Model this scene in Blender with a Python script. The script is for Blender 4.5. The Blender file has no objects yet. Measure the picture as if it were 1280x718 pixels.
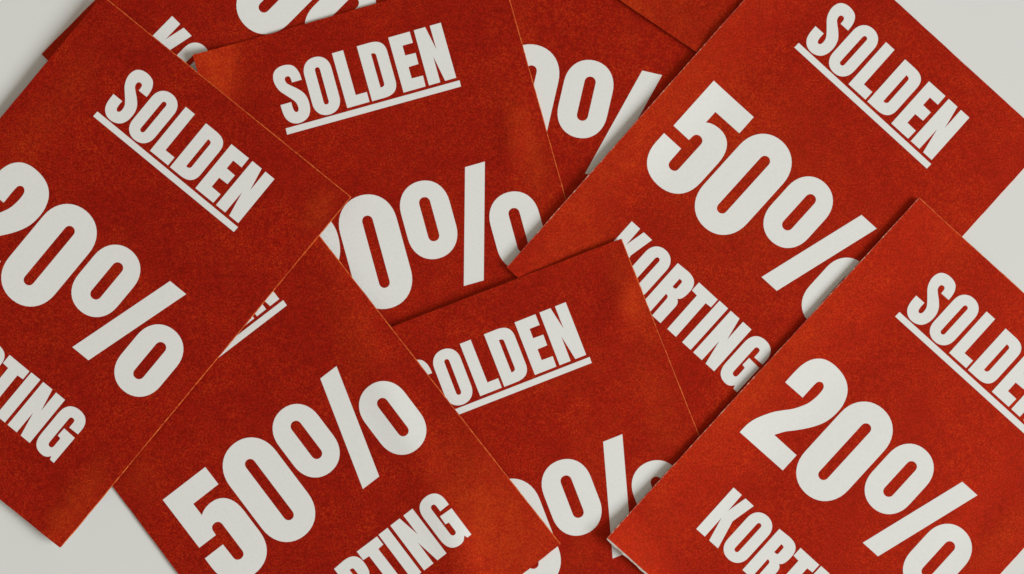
import bpy, bmesh, math, random
from mathutils import Vector, Matrix
from mathutils.geometry import tessellate_polygon

random.seed(7)
sc = bpy.context.scene
MM = 0.001

# ------------------------------------------------------------------ camera
cam_data = bpy.data.cameras.new("camera")
cam = bpy.data.objects.new("camera", cam_data)
sc.collection.objects.link(cam)
cam.location = (0, 0, 680.0 * MM)
cam_data.sensor_width = 36.0
cam_data.lens = 36.0 * 680.0 / 336.0
cam_data.clip_start = 0.01
cam_data.clip_end = 20.0
sc.camera = cam

# ------------------------------------------------------------------ light and exposure
world = bpy.data.worlds.new("World")
sc.world = world
world.use_nodes = True
bg = world.node_tree.nodes["Background"]
bg.inputs["Color"].default_value = (1.0, 0.885, 0.755, 1)      # warm light thrown back by the room
bg.inputs["Strength"].default_value = 0.32

def area_light(name, loc, target, size, size_y, power, color):
    l = bpy.data.lights.new(name, 'AREA')
    l.shape = 'RECTANGLE'; l.size = size; l.size_y = size_y
    l.energy = power; l.color = color
    o = bpy.data.objects.new(name, l)
    sc.collection.objects.link(o)
    o.location = loc
    o.rotation_euler = (Vector(target) - Vector(loc)).to_track_quat('-Z', 'Y').to_euler()
    return o

# the window to the right of the table: low, broad, soft
area_light("window_light", (3.75, -1.20, 2.58), (0, 0, 0), 2.30, 2.15, 218.0, (0.925, 0.98, 1.0))

vs = sc.view_settings
vs.view_transform = 'Standard'; vs.look = 'None'
vs.exposure = 0.0; vs.gamma = 1.0; vs.use_curve_mapping = False

# ------------------------------------------------------------------ materials
def new_mat(name):
    m = bpy.data.materials.new(name); m.use_nodes = True
    nt = m.node_tree
    return m, nt, nt.nodes["Principled BSDF"]

def N(nt, kind, **kw):
    n = nt.nodes.new(kind)
    for k, v in kw.items():
        setattr(n, k, v)
    return n

def noise(nt, vec, scale, detail=2.0, rough=0.5):
    n = N(nt, "ShaderNodeTexNoise")
    n.inputs["Scale"].default_value = scale
    n.inputs["Detail"].default_value = detail
    n.inputs["Roughness"].default_value = rough
    nt.links.new(vec, n.inputs["Vector"])
    return n.outputs["Fac"]

def ramp(nt, fac, stops):
    r = N(nt, "ShaderNodeValToRGB")
    el = r.color_ramp.elements
    while len(el) < len(stops):
        el.new(0.5)
    for e, (p, c) in zip(el, stops):
        e.position = p; e.color = (*c, 1)
    nt.links.new(fac, r.inputs["Fac"])
    return r.outputs["Color"]

def mixc(nt, a, b, fac, mode='MIX'):
    m = N(nt, "ShaderNodeMix", data_type='RGBA', blend_type=mode)
    if isinstance(fac, float): m.inputs["Factor"].default_value = fac
    else: nt.links.new(fac, m.inputs["Factor"])
    for s, v in (("A", a), ("B", b)):
        if isinstance(v, tuple): m.inputs[6 if s == "A" else 7].default_value = (*v, 1)
        else: nt.links.new(v, m.inputs[6 if s == "A" else 7])
    return m.outputs[2]

def card_vec(nt):
    """object coordinates in mm, moved by a random amount for each card"""
    tc = N(nt, "ShaderNodeTexCoord"); oi = N(nt, "ShaderNodeObjectInfo")
    sc_ = N(nt, "ShaderNodeVectorMath", operation='SCALE'); sc_.inputs["Scale"].default_value = 1000.0
    nt.links.new(tc.outputs["Object"], sc_.inputs[0])
    mu = N(nt, "ShaderNodeMath", operation='MULTIPLY'); mu.inputs[1].default_value = 700.0
    nt.links.new(oi.outputs["Random"], mu.inputs[0])
    ad = N(nt, "ShaderNodeVectorMath", operation='ADD')
    nt.links.new(sc_.outputs[0], ad.inputs[0]); nt.links.new(mu.outputs[0], ad.inputs[1])
    return ad.outputs[0]

def make_red():
    m, nt, b = new_mat("red_printed_paper")
    v = card_vec(nt)
    grain = noise(nt, v, 1.75, 4.0, 0.66)         # paper tooth
    fleck = noise(nt, v, 0.55, 3.0, 0.55)
    cloud = noise(nt, v, 0.050, 5.0, 0.62)        # uneven ink
    c = ramp(nt, grain, [(0.39, (0.086, 0.0002, 0.0035)), (0.50, (0.235, 0.0003, 0.0048)), (0.61, (0.455, 0.0275, 0.0085))])
    c2 = ramp(nt, fleck, [(0.39, (0.125, 0.0002, 0.0038)), (0.61, (0.365, 0.0045, 0.0060))])
    c = mixc(nt, c, c2, 0.36)
    c3 = ramp(nt, cloud, [(0.38, (0.80, 0.45, 0.92)), (0.62, (1.12, 1.60, 1.0))])
    c = mixc(nt, c, c3, 0.8, 'MULTIPLY')
    mid = noise(nt, v, 0.17, 5.0, 0.65)
    c = mixc(nt, c, ramp(nt, mid, [(0.38, (0.80, 0.45, 0.95)), (0.62, (1.12, 2.1, 1.0))]), 0.5, 'MULTIPLY')
    # rubbed ink: random streaks where the paper warms through; painted sheen is added to it
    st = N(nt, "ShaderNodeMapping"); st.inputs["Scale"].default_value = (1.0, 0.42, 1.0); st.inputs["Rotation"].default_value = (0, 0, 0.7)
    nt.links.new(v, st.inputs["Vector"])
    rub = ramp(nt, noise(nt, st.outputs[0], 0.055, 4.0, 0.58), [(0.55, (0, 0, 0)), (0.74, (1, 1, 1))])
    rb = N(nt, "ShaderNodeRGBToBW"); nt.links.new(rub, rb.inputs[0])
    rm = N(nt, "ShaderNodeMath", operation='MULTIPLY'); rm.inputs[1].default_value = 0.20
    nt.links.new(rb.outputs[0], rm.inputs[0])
    at_ = N(nt, "ShaderNodeAttribute", attribute_name="rub")          # sheen on bent corners and edges, painted into the colour as orange
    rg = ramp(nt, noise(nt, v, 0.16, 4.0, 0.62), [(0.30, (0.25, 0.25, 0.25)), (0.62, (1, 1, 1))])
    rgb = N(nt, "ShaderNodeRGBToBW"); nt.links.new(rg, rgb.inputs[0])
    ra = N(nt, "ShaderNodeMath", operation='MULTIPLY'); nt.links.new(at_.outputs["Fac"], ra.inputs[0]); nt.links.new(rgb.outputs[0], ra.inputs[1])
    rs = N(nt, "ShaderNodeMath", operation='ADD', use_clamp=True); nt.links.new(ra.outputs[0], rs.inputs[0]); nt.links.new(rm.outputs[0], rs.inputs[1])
    faded = ramp(nt, grain, [(0.36, (0.34, 0.020, 0.006)), (0.64, (0.58, 0.085, 0.010))])  # orange tone shared by the rubbed streaks and the painted sheen
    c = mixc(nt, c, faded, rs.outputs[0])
    nt.links.new(c, b.inputs["Base Color"])
    b.inputs["Roughness"].default_value = 0.49
    b.inputs["IOR"].default_value = 2.3
    b.inputs["Specular IOR Level"].default_value = 0.9
    b.inputs["Specular Tint"].default_value = (1.0, 0.066, 0.012, 1)
    bu = N(nt, "ShaderNodeBump"); bu.inputs["Strength"].default_value = 0.5; bu.inputs["Distance"].default_value = 0.00008
    nt.links.new(grain, bu.inputs["Height"]); nt.links.new(bu.outputs[0], b.inputs["Normal"])
    return m

def make_ink():
    m, nt, b = new_mat("white_printed_lettering")
    v = card_vec(nt)
    c = ramp(nt, noise(nt, v, 1.2, 3.0, 0.6), [(0.3, (0.815, 0.815, 0.785)), (0.7, (0.860, 0.858, 0.828))])
    nt.links.new(c, b.inputs["Base Color"])
    b.inputs["Roughness"].default_value = 0.6
    bu = N(nt, "ShaderNodeBump"); bu.inputs["Strength"].default_value = 0.25; bu.inputs["Distance"].default_value = 0.00005
    nt.links.new(noise(nt, v, 1.55, 4.0, 0.66), bu.inputs["Height"]); nt.links.new(bu.outputs[0], b.inputs["Normal"])
    b.inputs["Specular IOR Level"].default_value = 0.3
    return m

def make_edge(name, lo, mid, hi, printed=0.5):
    """cut edge; the printed red still covers it here and there"""
    m, nt, b = new_mat(name)
    v = card_vec(nt)
    c = ramp(nt, noise(nt, v, 0.8, 4.0, 0.75), [(0.36, lo), (0.5, mid), (0.66, hi)])
    k = N(nt, "ShaderNodeValToRGB"); k.color_ramp.elements[0].position = printed - 0.12; k.color_ramp.elements[1].position = printed + 0.10
    nt.links.new(noise(nt, v, 0.11, 4.0, 0.7), k.inputs["Fac"])
    c = mixc(nt, (0.34, 0.012, 0.006), c, k.outputs["Color"])
    nt.links.new(c, b.inputs["Base Color"])
    b.inputs["Roughness"].default_value = 0.7
    b.inputs["Specular IOR Level"].default_value = 0.3
    return m

def make_back():
    m, nt, b = new_mat("white_card_back")
    v = card_vec(nt)
    c = ramp(nt, noise(nt, v, 1.5, 3.0, 0.6), [(0.3, (0.70, 0.69, 0.65)), (0.7, (0.77, 0.76, 0.72))])
    nt.links.new(c, b.inputs["Base Color"])
    b.inputs["Roughness"].default_value = 0.7
    return m

def make_table():
    m, nt, b = new_mat("matt_white_table")
    tc = N(nt, "ShaderNodeTexCoord")
    f = noise(nt, tc.outputs["Object"], 900.0, 3.0, 0.6)
    g = noise(nt, tc.outputs["Object"], 9.0, 3.0, 0.5)
    c = ramp(nt, g, [(0.3, (0.770, 0.776, 0.752)), (0.7, (0.800, 0.804, 0.778))])
    nt.links.new(c, b.inputs["Base Color"])
    b.inputs["Roughness"].default_value = 0.65
    b.inputs["Specular IOR Level"].default_value = 0.3
    bu = N(nt, "ShaderNodeBump"); bu.inputs["Strength"].default_value = 0.12; bu.inputs["Distance"].default_value = 0.00003
    nt.links.new(f, bu.inputs["Height"]); nt.links.new(bu.outputs[0], b.inputs["Normal"])
    return m

RED = make_red(); INK = make_ink(); BACK = make_back(); TABLE = make_table()
EDGE = make_edge("orange_cut_paper_edge", (0.46, 0.030, 0.008), (0.68, 0.120, 0.015), (0.84, 0.23, 0.045), 0.34)
EDGE_FLECKED = make_edge("flecked_worn_paper_edge", (0.38, 0.030, 0.012), (0.52, 0.110, 0.050), (0.74, 0.52, 0.40), 0.46)
EDGE_PALE = make_edge("pale_cut_paper_edge", (0.60, 0.42, 0.30), (0.74, 0.70, 0.63), (0.80, 0.79, 0.75), 0.28)

# ------------------------------------------------------------------ lettering outlines (units: 1/3.81 mm, x right, y down)
def cub(p0, c1, c2, p1, n=10):
    out = []
    for i in range(1, n + 1):
        t = i / n; s = 1 - t
        out.append((s**3*p0[0] + 3*s*s*t*c1[0] + 3*s*t*t*c2[0] + t**3*p1[0],
                    s**3*p0[1] + 3*s*s*t*c1[1] + 3*s*t*t*c2[1] + t**3*p1[1]))
    return out

def path(start, *segs):
    """segs: (x, y) a straight line, or (c1x, c1y, c2x, c2y, x, y) a curve"""
    pts = [start]
    for s in segs:
        if len(s) == 2: pts.append(s)
        else: pts += cub(pts[-1], s[0:2], s[2:4], s[4:6])
    if abs(pts[0][0]-pts[-1][0]) + abs(pts[0][1]-pts[-1][1]) < 1e-6: pts.pop()
    return pts

def spline(groups):
    """groups of points; smooth within a group, a corner where one group ends and the next begins"""
    pts = []
    for g in groups:
        n = len(g)
        for i in range(n - 1):
            p1, p2 = g[i], g[i+1]
            p0 = g[i-1] if i > 0 else (2*p1[0]-p2[0], 2*p1[1]-p2[1])
            p3 = g[i+2] if i + 2 < n else (2*p2[0]-p1[0], 2*p2[1]-p1[1])
            m = 1 if n == 2 else 6
            for k in range(m):
                t = k / m
                f = lambda a: 0.5*((2*p1[a]) + (-p0[a]+p2[a])*t + (2*p0[a]-5*p1[a]+4*p2[a]-p3[a])*t*t + (-p0[a]+3*p1[a]-3*p2[a]+p3[a])*t**3)
                pts.append((f(0), f(1)))
    return pts

def pill(l, t, r, b, rx, ry, k=0.58):
    x = rx*(1-k); y = ry*(1-k)
    return path((l+rx, t), (r-rx, t), (r-x, t, r, t+y, r, t+ry), (r, b-ry), (r, b-y, r-x, b, r-rx, b),
                (l+rx, b), (l+x, b, l, b-y, l, b-ry), (l, t+ry), (l, t+y, l+x, t, l+rx, t))

def box(l, t, r, b):
    return [(l, t), (r, t), (r, b), (l, b)]

def shift(loops, dx, dy):
    return [[(x+dx, y+dy) for x, y in lp] for lp in loops]

def letter_n(x, t, b):
    h = b - t
    return [[(x, t), (x+14.7, t), (x+20.8, t+0.425*h), (x+20.6, t), (x+34.9, t), (x+35.3, b), (x+20.9, b), (x+14.7, t+0.535*h), (x+14.6, b), (x, b)]]

def letter_o(l, t, b):
    return [pill(l, t, l+35.0, b, 17.5, 18.5, 0.60), pill(l+14.3, t+13.0, l+20.7, b-13.0, 3.2, 3.6)]

G_S = [spline([
    [(35.2, -52.6), (22.6, -52.6)],
    [(22.6, -52.6), (22.4, -57.0), (21.4, -60.4), (18.6, -61.6), (15.6, -60.2), (14.9, -57.0), (16.2, -53.2), (19.6, -49.8), (27.5, -42.9), (33.4, -35.8), (36.3, -26.5), (35.8, -15.6), (32.2, -7.6), (26.2, -3.2), (18.6, -1.6), (10.8, -3.4), (4.6, -9.2), (1.9, -17.5), (1.3, -29.4)],
    [(1.3, -29.4), (15.2, -29.4)],
    [(15.2, -29.4), (15.2, -22.5), (16.2, -17.4), (18.7, -15.6), (21.2, -17.2), (22.0, -21.5), (20.9, -27.0), (17.6, -32.0), (12.2, -38.2), (5.4, -46.2), (1.9, -54.5), (1.2, -62.5), (3.6, -69.8), (8.4, -74.0), (15.2, -75.8), (22.6, -75.3), (28.8, -72.6), (33.0, -66.6), (34.8, -59.5), (35.2, -52.6)],
])]
G_O1 = letter_o(39.8, -75.3, -1.6)
G_L = [[(80.1, -73.9), (94.5, -73.9), (94.9, -16.0), (109.2, -16.0), (109.2, -3.2), (80.5, -3.2)]]
G_D = [path((112.2, -73.9), (128.5, -73.9), (140.5, -73.9, 147.2, -69.0, 147.2, -57.0), (147.4, -20.0), (147.4, -8.0, 140.5, -3.0, 128.5, -3.0), (112.5, -3.0)),
       path((126.8, -60.2), (128.0, -60.2), (131.0, -60.2, 132.6, -59.0, 132.6, -56.0), (132.9, -21.0), (132.9, -18.0, 131.2, -16.6, 128.2, -16.6), (127.1, -16.6))]
G_E = [[(152.8, -73.7), (180.5, -73.7), (180.7, -59.2), (167.3, -59.2), (167.3, -46.6), (180.6, -46.2), (180.4, -31.9), (167.5, -31.6), (167.5, -17.0), (182.0, -16.6), (181.6, -2.7), (153.1, -2.7)]]
G_N1 = letter_n(185.9, -73.8, -2.7)
UNDERLINE = [[(-0.2, 0.2), (224.3, 1.4), (224.0, 9.4), (-0.5, 8.2)]]

G_5 = [path((-47.3, 106.8), (20.3, 106.8), (20.5, 133.9), (-19.6, 134.2), (-19.6, 152.1), (-15, 148.2, -8, 146.3, -1, 146.3),
            (14.5, 146.3, 26.0, 157, 26.0, 180), (26.0, 212), (26.0, 236, 11, 250.3, -11.7, 250.3), (-34.5, 250.3, -49.4, 236, -49.4, 212),
            (-49.4, 197.1), (-20.6, 197.0), (-20.2, 217.5), (-20.2, 222, -17.3, 224.8, -13, 224.8), (-8.6, 224.8, -5.8, 222, -5.8, 217.5),
            (-5.8, 177), (-5.8, 172.3, -8.6, 169.5, -13, 169.5), (-17.4, 169.5, -20.2, 172.3, -20.3, 177), (-20.6, 182.4), (-46.9, 182.3))]
G_2 = [spline([
    [(-46.9, 248.3), (-46.9, 241.0), (-46.4, 234.0), (-44.6, 225.5), (-40.6, 215.6), (-32.9, 201.4), (-24.8, 190.9), (-16.3, 180.3), (-8.3, 164.9), (-5.6, 152.4), (-5.3, 141.5), (-6.8, 135.2), (-11.2, 132.0), (-15.8, 133.9), (-17.6, 140.0), (-17.6, 162.7)],
    [(-17.6, 162.7), (-47.0, 163.0)],
    [(-47.0, 163.0), (-47.0, 144.0), (-45.6, 130.5), (-41.0, 118.5), (-32.5, 109.8), (-22.0, 105.9), (-10.5, 105.3), (2.5, 107.6), (13.5, 113.4), (21.5, 122.8), (26.2, 135.8), (27.1, 149.5), (25.2, 163.0), (20.5, 175.0), (13.0, 187.2), (3.8, 199.2), (-5.0, 209.6), (-12.3, 221.7)],
    [(-12.3, 221.7), (25.8, 222.0)],
    [(25.8, 222.0), (25.9, 248.0)],
    [(25.9, 248.0), (-46.9, 248.3)],
])]
G_0 = [pill(30.5, 105.6, 103.3, 250.3, 36.4, 39.0, 0.585), pill(60.7, 131.8, 74.1, 224.4, 6.7, 7.2, 0.58)]
RING = [pill(110.0, 108.4, 172.3, 207.2, 31.1, 33.5, 0.585), pill(135.0, 129.0, 149.0, 185.3, 7.0, 7.4, 0.58)]
RING_2 = shift(RING, 103.6, 43.2)
SLASH = [[(202.2, 107.1), (227.8, 107.1), (187.2, 248.7), (161.4, 248.7)]]

G_K = [[(-5.5, 305.6), (8.6, 305.6), (9.1, 331.9), (14.9, 305.8), (29.0, 306.0), (22.2, 338.2), (31.5, 376.0), (16.6, 376.0), (9.0, 344.0), (9.3, 376.0), (-5.2, 376.0)]]
G_O2 = letter_o(32.8, 304.0, 377.4)
G_R = [path((72.2, 305.9), (88.5, 305.0), (101.5, 305.0, 107.2, 311.0, 107.2, 322.8), (107.2, 331.5, 105.8, 337.5, 101.4, 339.3), (105.2, 341.2, 106.6, 344.0, 106.6, 350.0),
            (106.4, 376.0), (92.2, 376.0), (91.8, 349.5), (91.8, 345.5, 90.6, 344.2, 87.0, 344.2), (87.4, 375.8), (72.6, 375.8)),
       path((86.9, 318.8), (89.0, 318.8), (91.4, 318.8, 92.2, 319.8, 92.2, 322.0), (92.3, 329.0), (92.3, 331.2, 91.4, 332.2, 89.0, 332.2), (87.0, 332.2))]
G_T = [[(108.0, 306.0), (139.8, 306.3), (139.9, 319.1), (131.5, 319.7), (132.2, 375.8), (117.5, 375.8), (117.0, 319.9), (108.1, 319.3)]]
G_I = [box(142.4, 305.8, 156.8, 375.6)]
G_N2 = letter_n(161.2, 305.7, 375.7)
G_G = [path((235.6, 329.0), (222.0, 329.3), (222.0, 321.5), (222.0, 318.3, 220.8, 317.2, 218.4, 317.2), (215.9, 317.2, 214.7, 318.6, 214.7, 321.5),
            (214.7, 358.5), (214.7, 361.6, 216.0, 363.4, 218.6, 363.4), (221.0, 363.4, 222.2, 361.8, 222.2, 358.5), (222.1, 346.9), (217.4, 346.0), (217.8, 334.1), (235.5, 334.9),
            (235.2, 376.0), (229.0, 375.8), (227.4, 371.2), (224.8, 375.6, 221.5, 377.4, 217.0, 377.4), (206.0, 377.4, 200.2, 370.8, 200.2, 357.0),
            (200.2, 324.0), (200.2, 310.8, 206.8, 304.0, 218.2, 304.0), (229.6, 304.0, 235.7, 310.6, 235.7, 322.0))]

# ------------------------------------------------------------------ the cards: measured on the table, all in mm
# corners TL, TR, BR, BL of the printed side; m: print position of the lettering (x, y = m @ (lx, ly, 1));
# plane: z = a + b x + c y of the stiff sheet resting on what lies below; lifts: bends of the paper
CARDS = [
    dict(corners=[(-47.38, 184.22), (27.93, 109.26), (-79.19, 1.66), (-154.3, 76.43)],
         origin=(-63.24, 92.89),
         m=((0.18779, -0.18694, -53.28317), (-0.18694, -0.18779, 145.23665)),
         plane=(0.39, 0.0, 0.0),
         lifts=[],
         digit='5',
         cut={'top': 0.05, 'right': 0.05, 'bottom': 0.05, 'left': 0.05},
         edge={},
         worn=(),
         seed=73,
         rubs=[(-136.5, 88.99, -0.7071, -0.7071, 14, 4, 0.1)],
         label='red sale card at upper left under two others, showing the K of KORTING'),
    dict(corners=[(-17.82, 146.0), (84.37, 122.42), (50.52, -24.21), (-51.67, -0.62)],
         origin=(16.35, 60.9),
         m=((0.25546, -0.05898, -2.66857), (-0.05897, -0.25546, 110.22668)),
         plane=(0.83, 0.0, 0.0),
         lifts=[('wave', 15.75, 67.99, 0.9848, -0.1736, 0.05, 9.0)],
         digit='5',
         cut={'top': 0.05, 'right': 0.05, 'bottom': 0.05, 'left': 0.05},
         edge={},
         worn=(),
         seed=67,
         rubs=[(0.0, 88.99, 0.2588, -0.9659, 20, 6, 0.2)],
         label='red sale card beneath the right 50% card, showing only part of 0%'),
    dict(corners=[(60.38, 258.8), (146.96, 199.74), (62.24, 75.57), (-24.06, 133.9)],
         origin=(61.38, 167.01),
         m=((0.21648, -0.14767, 61.49149), (-0.14714, -0.21678, 219.93269)),
         plane=(1.27, 0.0, 0.0),
         lifts=[('fold', 66.94, 82.43, -0.5592, -0.829, 0.2, 2.0), ('fold', 42.0, 88.99, -1.0, -0.0, 0.05, 3.0)],
         digit='5',
         cut={'top': 0.05, 'right': 0.05, 'bottom': 0.05, 'left': 0.05},
         edge={},
         worn=(),
         seed=72,
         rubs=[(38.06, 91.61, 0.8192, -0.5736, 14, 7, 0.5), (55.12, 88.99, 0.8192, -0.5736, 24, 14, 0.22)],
         label='plain red end of a sale card at top, no lettering showing, under the 50% card'),
    dict(corners=[(-104.19, 75.8), (-3.66, 104.59), (37.39, -41.15), (-64.29, -69.92)],
         origin=(-33.69, 17.33),
         m=((0.25338, 0.07004, -74.10525), (0.07158, -0.25423, 52.00577)),
         plane=(1.37385, 0.00301, 0.00053),
         lifts=[('fold', -89.51, 70.61, -1.0, -0.0, 0.2, 1.2), ('dent', 0.0, 50.14, 0.9962, -0.0872, 0.7, 5.0), ('wave', -42.0, 41.74, 0.8192, -0.5736, 0.05, 10.0)],
         digit='2',
         cut={'top': 0.05, 'right': 0.05, 'bottom': 0.05, 'left': 0.05},
         edge={},
         worn=('right',),
         seed=66,
         rubs=[(-99.23, 70.09, -0.0872, -0.9962, 16, 9.5, 0.62), (3.94, 47.51, 0.2588, -0.9659, 17, 5.5, 0.45), (-6.56, 65.36, 0.2588, -0.9659, 8, 5, 0.12)],
         label='red sale card with whole SOLDEN heading and half covered 0%, beside the left card'),
    dict(corners=[(98.12, 118.93), (176.02, 47.86), (75.07, -63.26), (-1.76, 6.42)],
         origin=(86.86, 27.49),
         m=((0.19462, -0.1758, 93.99293), (-0.17565, -0.1944, 79.96943)),
         plane=(2.17235, -0.01022, -0.00015),
         lifts=[('fold', 64.31, 49.61, -0.7547, 0.6561, 0.1, 8.0), ('wave', 81.38, 28.61, 0.5, -0.866, 0.06, 12.0)],
         digit='5',
         cut={'top': 0.05, 'right': 0.05, 'bottom': 0.05, 'left': 0.05},
         edge={'left': 4, 'bottom': 4},
         worn=('left',),
         seed=68,
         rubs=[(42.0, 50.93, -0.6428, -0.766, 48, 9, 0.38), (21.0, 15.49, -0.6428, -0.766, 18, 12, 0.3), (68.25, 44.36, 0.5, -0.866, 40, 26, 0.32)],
         label='red 50% sale card reading SOLDEN 50% KORTING beside the white table at upper right'),
    dict(corners=[(-62.94, -22.14), (35.75, 15.79), (91.05, -123.65), (-8.44, -162.99)],
         origin=(13.86, -73.25),
         m=((0.24571, 0.09312, -29.85915), (0.09708, -0.24235, -44.27106)),
         plane=(3.43147, -0.0069, 0.01859),
         lifts=[('fold', -10.5, -16.01, -0.9063, 0.4226, -0.02, 6.0), ('dent', 35.7, -3.41, 0.9659, -0.2588, 0.55, 5.0), ('wave', 2.62, -37.01, 1.0, -0.0, 0.07, 10.0)],
         digit='2',
         cut={'top': 0.05, 'right': 0.05, 'bottom': 0.05, 'left': 0.05},
         edge={},
         worn=('right',),
         seed=69,
         rubs=[(39.9, -4.99, 0.3746, -0.9272, 16, 5, 0.5), (15.75, -29.14, 0.9397, 0.342, 16, 6, 0.2), (47.25, -37.01, 0.3746, -0.9272, 20, 6, 0.25)],
         label='red sale card in the centre whose SOLDEN heading has its S covered'),
    dict(corners=[(-159.02, -28.2), (-76.63, 34.62), (15.93, -84.05), (-67.36, -149.32)],
         origin=(-71.77, -56.74),
         m=((0.20755, 0.15785, -121.40679), (0.15987, -0.20853, -39.84488)),
         plane=(6.76392, 0.03629, 0.01797),
         lifts=[('fold', -17.85, -73.76, 0.9781, -0.2079, -0.11, 3.0), ('ridge', -22.84, -73.76, 0.9063, 0.4226, 0.7, 6.0), ('wave', -68.25, -42.26, 0.9397, 0.342, 0.07, 10.0)],
         digit='5',
         cut={'top': 0.05, 'right': 0.05, 'bottom': 0.05, 'left': 0.05},
         edge={},
         worn=('right',),
         seed=71,
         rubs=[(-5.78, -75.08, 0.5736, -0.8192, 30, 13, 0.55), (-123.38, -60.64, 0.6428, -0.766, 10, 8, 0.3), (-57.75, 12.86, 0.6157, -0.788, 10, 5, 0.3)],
         label='red 50% sale card at lower left with 50% rising to the right, heading covered'),
    dict(corners=[(-133.45, 95.08), (-52.3, 29.29), (-147.36, -85.16), (-230.46, -19.47)],
         origin=(-140.89, 4.93),
         m=((0.20599, -0.16787, -135.14747), (-0.16719, -0.20067, 57.25823)),
         plane=(7.84135, 0.03222, 0.00995),
         lifts=[('fold', -141.75, -73.76, -0.6018, -0.7986, 0.16, 4.0), ('dent', -146.47, -74.29, 0.788, -0.6157, 0.55, 5.0), ('dent', -63.53, 25.46, 0.9397, -0.342, 0.25, 4.0), ('wave', -115.5, 15.49, 0.9397, -0.342, 0.1, 11.0)],
         digit='2',
         cut={'top': 0.05, 'right': 0.05, 'bottom': 0.05, 'left': 0.05},
         edge={},
         worn=('top', 'right'),
         seed=65,
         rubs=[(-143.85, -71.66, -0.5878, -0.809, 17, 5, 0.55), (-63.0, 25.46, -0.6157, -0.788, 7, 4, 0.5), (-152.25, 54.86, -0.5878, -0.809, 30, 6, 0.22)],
         label='red 20% sale card at far left, lying over the corner of the lower 50% card'),
    dict(corners=[(133.12, 29.31), (209.59, -39.61), (108.36, -151.04), (30.97, -81.62)],
         origin=(120.51, -60.74),
         m=((0.19456, -0.17476, 126.95478), (-0.17396, -0.191, -8.17987)),
         plane=(2.77251, -0.01047, 0.00534),
         lifts=[('fold', 42.0, -73.76, -0.766, -0.6428, 0.12, 5.0), ('fold', 109.2, -32.81, -0.7431, 0.6691, 0.065, 6.0), ('fold', 84.0, -42.26, -0.9848, -0.1736, 0.03, 8.0), ('dent', 153.56, -77.7, 0.7071, -0.7071, -0.3, 6.0), ('wave', 107.62, -31.76, 0.766, -0.6428, 0.06, 12.0)],
         digit='2',
         cut={'top': 0.05, 'right': 0.05, 'bottom': 0.62, 'left': 0.05},
         edge={'bottom': 2, 'left': 4},
         worn=('left', 'top'),
         seed=70,
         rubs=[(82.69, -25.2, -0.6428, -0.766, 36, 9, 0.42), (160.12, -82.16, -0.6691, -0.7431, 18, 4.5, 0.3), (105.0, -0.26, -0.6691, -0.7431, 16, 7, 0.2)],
         label='red 20% sale card at lower right, on top, with KORTING cut off below'),
]

def smooth(t):
    t = max(0.0, min(1.0, t)); return t*t*(3-2*t)

def height(card, x, y):
    """height in mm of the printed face above the table at table point x, y (mm)"""
    a, b, c = card['plane']
    z = a + b*x + c*y
    for kind, px, py, dx, dy, h, r in card['lifts']:
        s = (x-px)*dx + (y-py)*dy            # along the given direction
        w = -(x-px)*dy + (y-py)*dx
        if kind == 'fold':                   # everything beyond a line bends up, softly
            if s > 0:
                z += h*((s*s + r*r)**0.5 - r)
        elif kind == 'ridge':                # a soft ridge across the sheet
            z += h*math.exp(-(s/r)**2)
        elif kind == 'dent':                 # a bump or hollow
            z += h*math.exp(-(s*s + (0.45*w)**2)/(r*r))
        elif kind == 'wave':
            z += h*math.sin(s/r)
    return z

CORE = 0.34      # thickness of the card

def glyph_mesh(name, loops, card, lift=0.04, step=2.5):
    """flat lettering laid on the bent face of the card"""
    (a, b, c), (d, e, f) = card['m']
    W = [[Vector((a*x + b*y + c, d*x + e*y + f, 0)) for x, y in lp] for lp in loops]
    tris = tessellate_polygon(W)
    flat = [p for lp in W for p in lp]
    bm = bmesh.new()
    vs_ = [bm.verts.new(p) for p in flat]
    for t in tris:
        try: bm.faces.new([vs_[i] for i in t])
        except ValueError: pass
    for ax in (0, 1):
        lo = min(p[ax] for p in flat); hi = max(p[ax] for p in flat)
        k = math.ceil(lo/step)*step
        while k < hi:
            co = Vector((k, 0, 0)) if ax == 0 else Vector((0, k, 0))
            no = Vector((1, 0, 0)) if ax == 0 else Vector((0, 1, 0))
            bmesh.ops.bisect_plane(bm, geom=bm.verts[:]+bm.edges[:]+bm.faces[:], plane_co=co, plane_no=no, dist=1e-5)
            k += step
    ox, oy = card['origin']
    for v in bm.verts:
        z = height(card, v.co.x, v.co.y) + lift
        v.co = Vector(((v.co.x-ox)*MM, (v.co.y-oy)*MM, z*MM))
    for f_ in bm.faces:
        f_.normal_update()
        if f_.normal.z < 0: f_.normal_flip()
        f_.smooth = True
    me = bpy.data.meshes.new(name); bm.to_mesh(me); bm.free()
    me.materials.append(INK)
    return me

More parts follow.
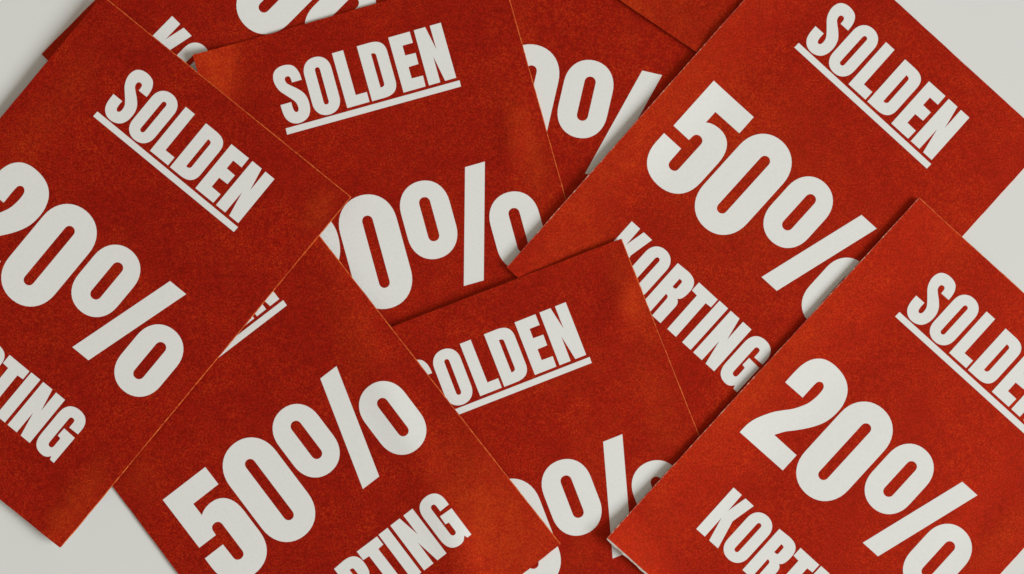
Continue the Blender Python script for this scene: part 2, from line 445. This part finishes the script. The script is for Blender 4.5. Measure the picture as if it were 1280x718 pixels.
def sheet_mesh(name, card, nu=58, nv=80):
    TL, TR, BR, BL = [Vector(p) for p in card['corners']]
    ox, oy = card['origin']
    rnd = random.Random(card['seed'])
    STRIP = 0.22                                  # worn arris along the cut, mm
    def params(n, length):
        inner = n - 2
        return [0.0] + [STRIP/length + (1 - 2*STRIP/length)*i/inner for i in range(inner+1)] + [1.0]
    us = params(nu, (TR-TL).length); vs2 = params(nv, (BL-TL).length)
    ph = [rnd.uniform(0, 6.28) for _ in range(6)]
    def wob(a, k):
        return 0.022*math.sin(0.9*k + ph[a*3]) + 0.03*math.sin(0.31*k + ph[a*3+1]) + rnd.uniform(-0.018, 0.018)
    def at(s, t):
        return (TL*(1-s) + TR*s)*(1-t) + (BL*(1-s) + BR*s)*t
    bm = bmesh.new()
    top = []
    for j in range(nv+1):
        row = []
        for i in range(nu+1):
            p = at(us[i], vs2[j])
            if i in (0, nu) or j in (0, nv):
                p = p + Vector((wob(0, i+j*3), wob(1, i*2+j)))
                if i in (0, nu) and j in (0, nv):
                    p = p + (Vector(((TL+BR)/2)) - p).normalized()*0.16
            row.append(bm.verts.new(((p.x-ox)*MM, (p.y-oy)*MM, height(card, p.x, p.y)*MM)))
        top.append(row)
    for j in range(nv):
        for i in range(nu):
            f = bm.faces.new((top[j+1][i], top[j+1][i+1], top[j][i+1], top[j][i]))
            f.smooth = True; f.material_index = 0
            for s_, hit in (('top', j == 0), ('right', i == nu-1), ('bottom', j == nv-1), ('left', i == 0)):
                if hit and s_ in card['worn']: f.material_index = card['edge'].get(s_, 1)
    # outline, clockwise seen from above: top, right, bottom, left
    ring = [(0, i) for i in range(nu)] + [(j, nu) for j in range(nv)] + [(nv, i) for i in range(nu, 0, -1)] + [(j, 0) for j in range(nv, 0, -1)]
    side = ['top']*nu + ['right']*nv + ['bottom']*nu + ['left']*nv
    nrm = {}
    for k, (p, q) in dict(top=(TL, TR), right=(TR, BR), bottom=(BR, BL), left=(BL, TL)).items():
        d = (q-p).normalized(); nrm[k] = Vector((-d.y, d.x))      # outward on a clockwise outline
    out = card['cut']                                             # how far the lower arris of the cut stands out, by side
    low, back = [], []
    n = len(ring)
    for q, (j, i) in enumerate(ring):
        v = top[j][i]
        s1, s0 = side[q], side[q-1]
        off = nrm[s1]*out[s1]
        if s0 != s1: off = off + nrm[s0]*out[s0]
        else: off = off*(1 + rnd.uniform(-0.25, 0.25))
        x = v.co.x/MM + ox + off.x; y = v.co.y/MM + oy + off.y
        z = height(card, v.co.x/MM + ox, v.co.y/MM + oy) - CORE
        low.append(bm.verts.new(((x-ox)*MM, (y-oy)*MM, z*MM)))
    for q in range(n):
        r = (q+1) % n
        a, b = top[ring[q][0]][ring[q][1]], top[ring[r][0]][ring[r][1]]
        f = bm.faces.new((a, b, low[r], low[q]))
        f.smooth = False; f.material_index = card['edge'].get(side[q], 1)
    # back of the card
    grid = {}
    for q, (j, i) in enumerate(ring): grid[(j, i)] = low[q]
    for j in range(1, nv):
        for i in range(1, nu):
            v = top[j][i]
            grid[(j, i)] = bm.verts.new((v.co.x, v.co.y, v.co.z - CORE*MM))
    for j in range(nv):
        for i in range(nu):
            f = bm.faces.new((grid[(j, i)], grid[(j, i+1)], grid[(j+1, i+1)], grid[(j+1, i)]))
            f.smooth = True; f.material_index = 3
    for e in bm.edges:                            # crisp arrises: the face of the card stays flat up to its edge
        if len(e.link_faces) == 2 and (e.link_faces[0].smooth != e.link_faces[1].smooth): e.smooth = False
    bm.normal_update()
    # face the whole shell outwards
    if bm.calc_volume(signed=True) < 0:
        bmesh.ops.reverse_faces(bm, faces=bm.faces[:])
    me = bpy.data.meshes.new(name); bm.to_mesh(me); bm.free()
    ra = me.attributes.new("rub", 'FLOAT', 'POINT')  # strength per vertex of the light sheen painted over the red
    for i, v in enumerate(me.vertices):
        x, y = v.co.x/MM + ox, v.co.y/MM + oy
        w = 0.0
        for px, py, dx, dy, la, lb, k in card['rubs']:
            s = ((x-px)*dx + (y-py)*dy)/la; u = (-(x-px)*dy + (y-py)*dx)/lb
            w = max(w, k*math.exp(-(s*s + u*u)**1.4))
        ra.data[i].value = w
    for m in (RED, EDGE, EDGE_PALE, BACK, EDGE_FLECKED): me.materials.append(m)
    return me

def link(name, me, parent=None):
    o = bpy.data.objects.new(name, me)
    sc.collection.objects.link(o)
    if parent: o.parent = parent
    return o

# ------------------------------------------------------------------ the table
def build_table():
    bm = bmesh.new()
    w, h, t = 0.60, 0.45, 0.028
    bmesh.ops.create_cube(bm, size=1.0)
    for v in bm.verts:
        v.co = Vector((v.co.x*2*w, v.co.y*2*h, v.co.z*t - t/2))
    bmesh.ops.bevel(bm, geom=bm.edges[:], offset=0.003, segments=3, affect='EDGES')
    me = bpy.data.meshes.new("table_top"); bm.to_mesh(me); bm.free()
    me.materials.append(TABLE)
    o = link("table_top", me)
    o['kind'] = 'structure'; o['label'] = 'matt white table top under the cards'
build_table()

# ------------------------------------------------------------------ the sale cards
def build_card(card):
    root = link("sale_card", sheet_mesh("sale_card", card))
    root.location = (card['origin'][0]*MM, card['origin'][1]*MM, 0)
    root['label'] = card['label']; root['category'] = 'sale card'
    root['group'] = 'red sale cards spread over the table'
    def part(name, loops, label=None, parent=root):
        o = link(name, glyph_mesh(name, loops, card), parent)
        if label: o['label'] = label
        return o
    for ch, g in zip("SOLDEN", (G_S, G_O1, G_L, G_D, G_E, G_N1)):
        part("letter", g, "white letter %s of the heading SOLDEN" % ch)
    part("underline", UNDERLINE)
    part("digit", G_5 if card['digit'] == '5' else G_2, "large white digit %s" % card['digit'])
    part("digit", G_0, "large white digit 0")
    ps = part("percent_sign", SLASH)
    part("ring", RING, parent=ps); part("ring", RING_2, parent=ps)
    for ch, g in zip("KORTING", (G_K, G_O2, G_R, G_T, G_I, G_N2, G_G)):
        part("letter", g, "white letter %s of the word KORTING" % ch)

for card in CARDS:
    build_card(card)
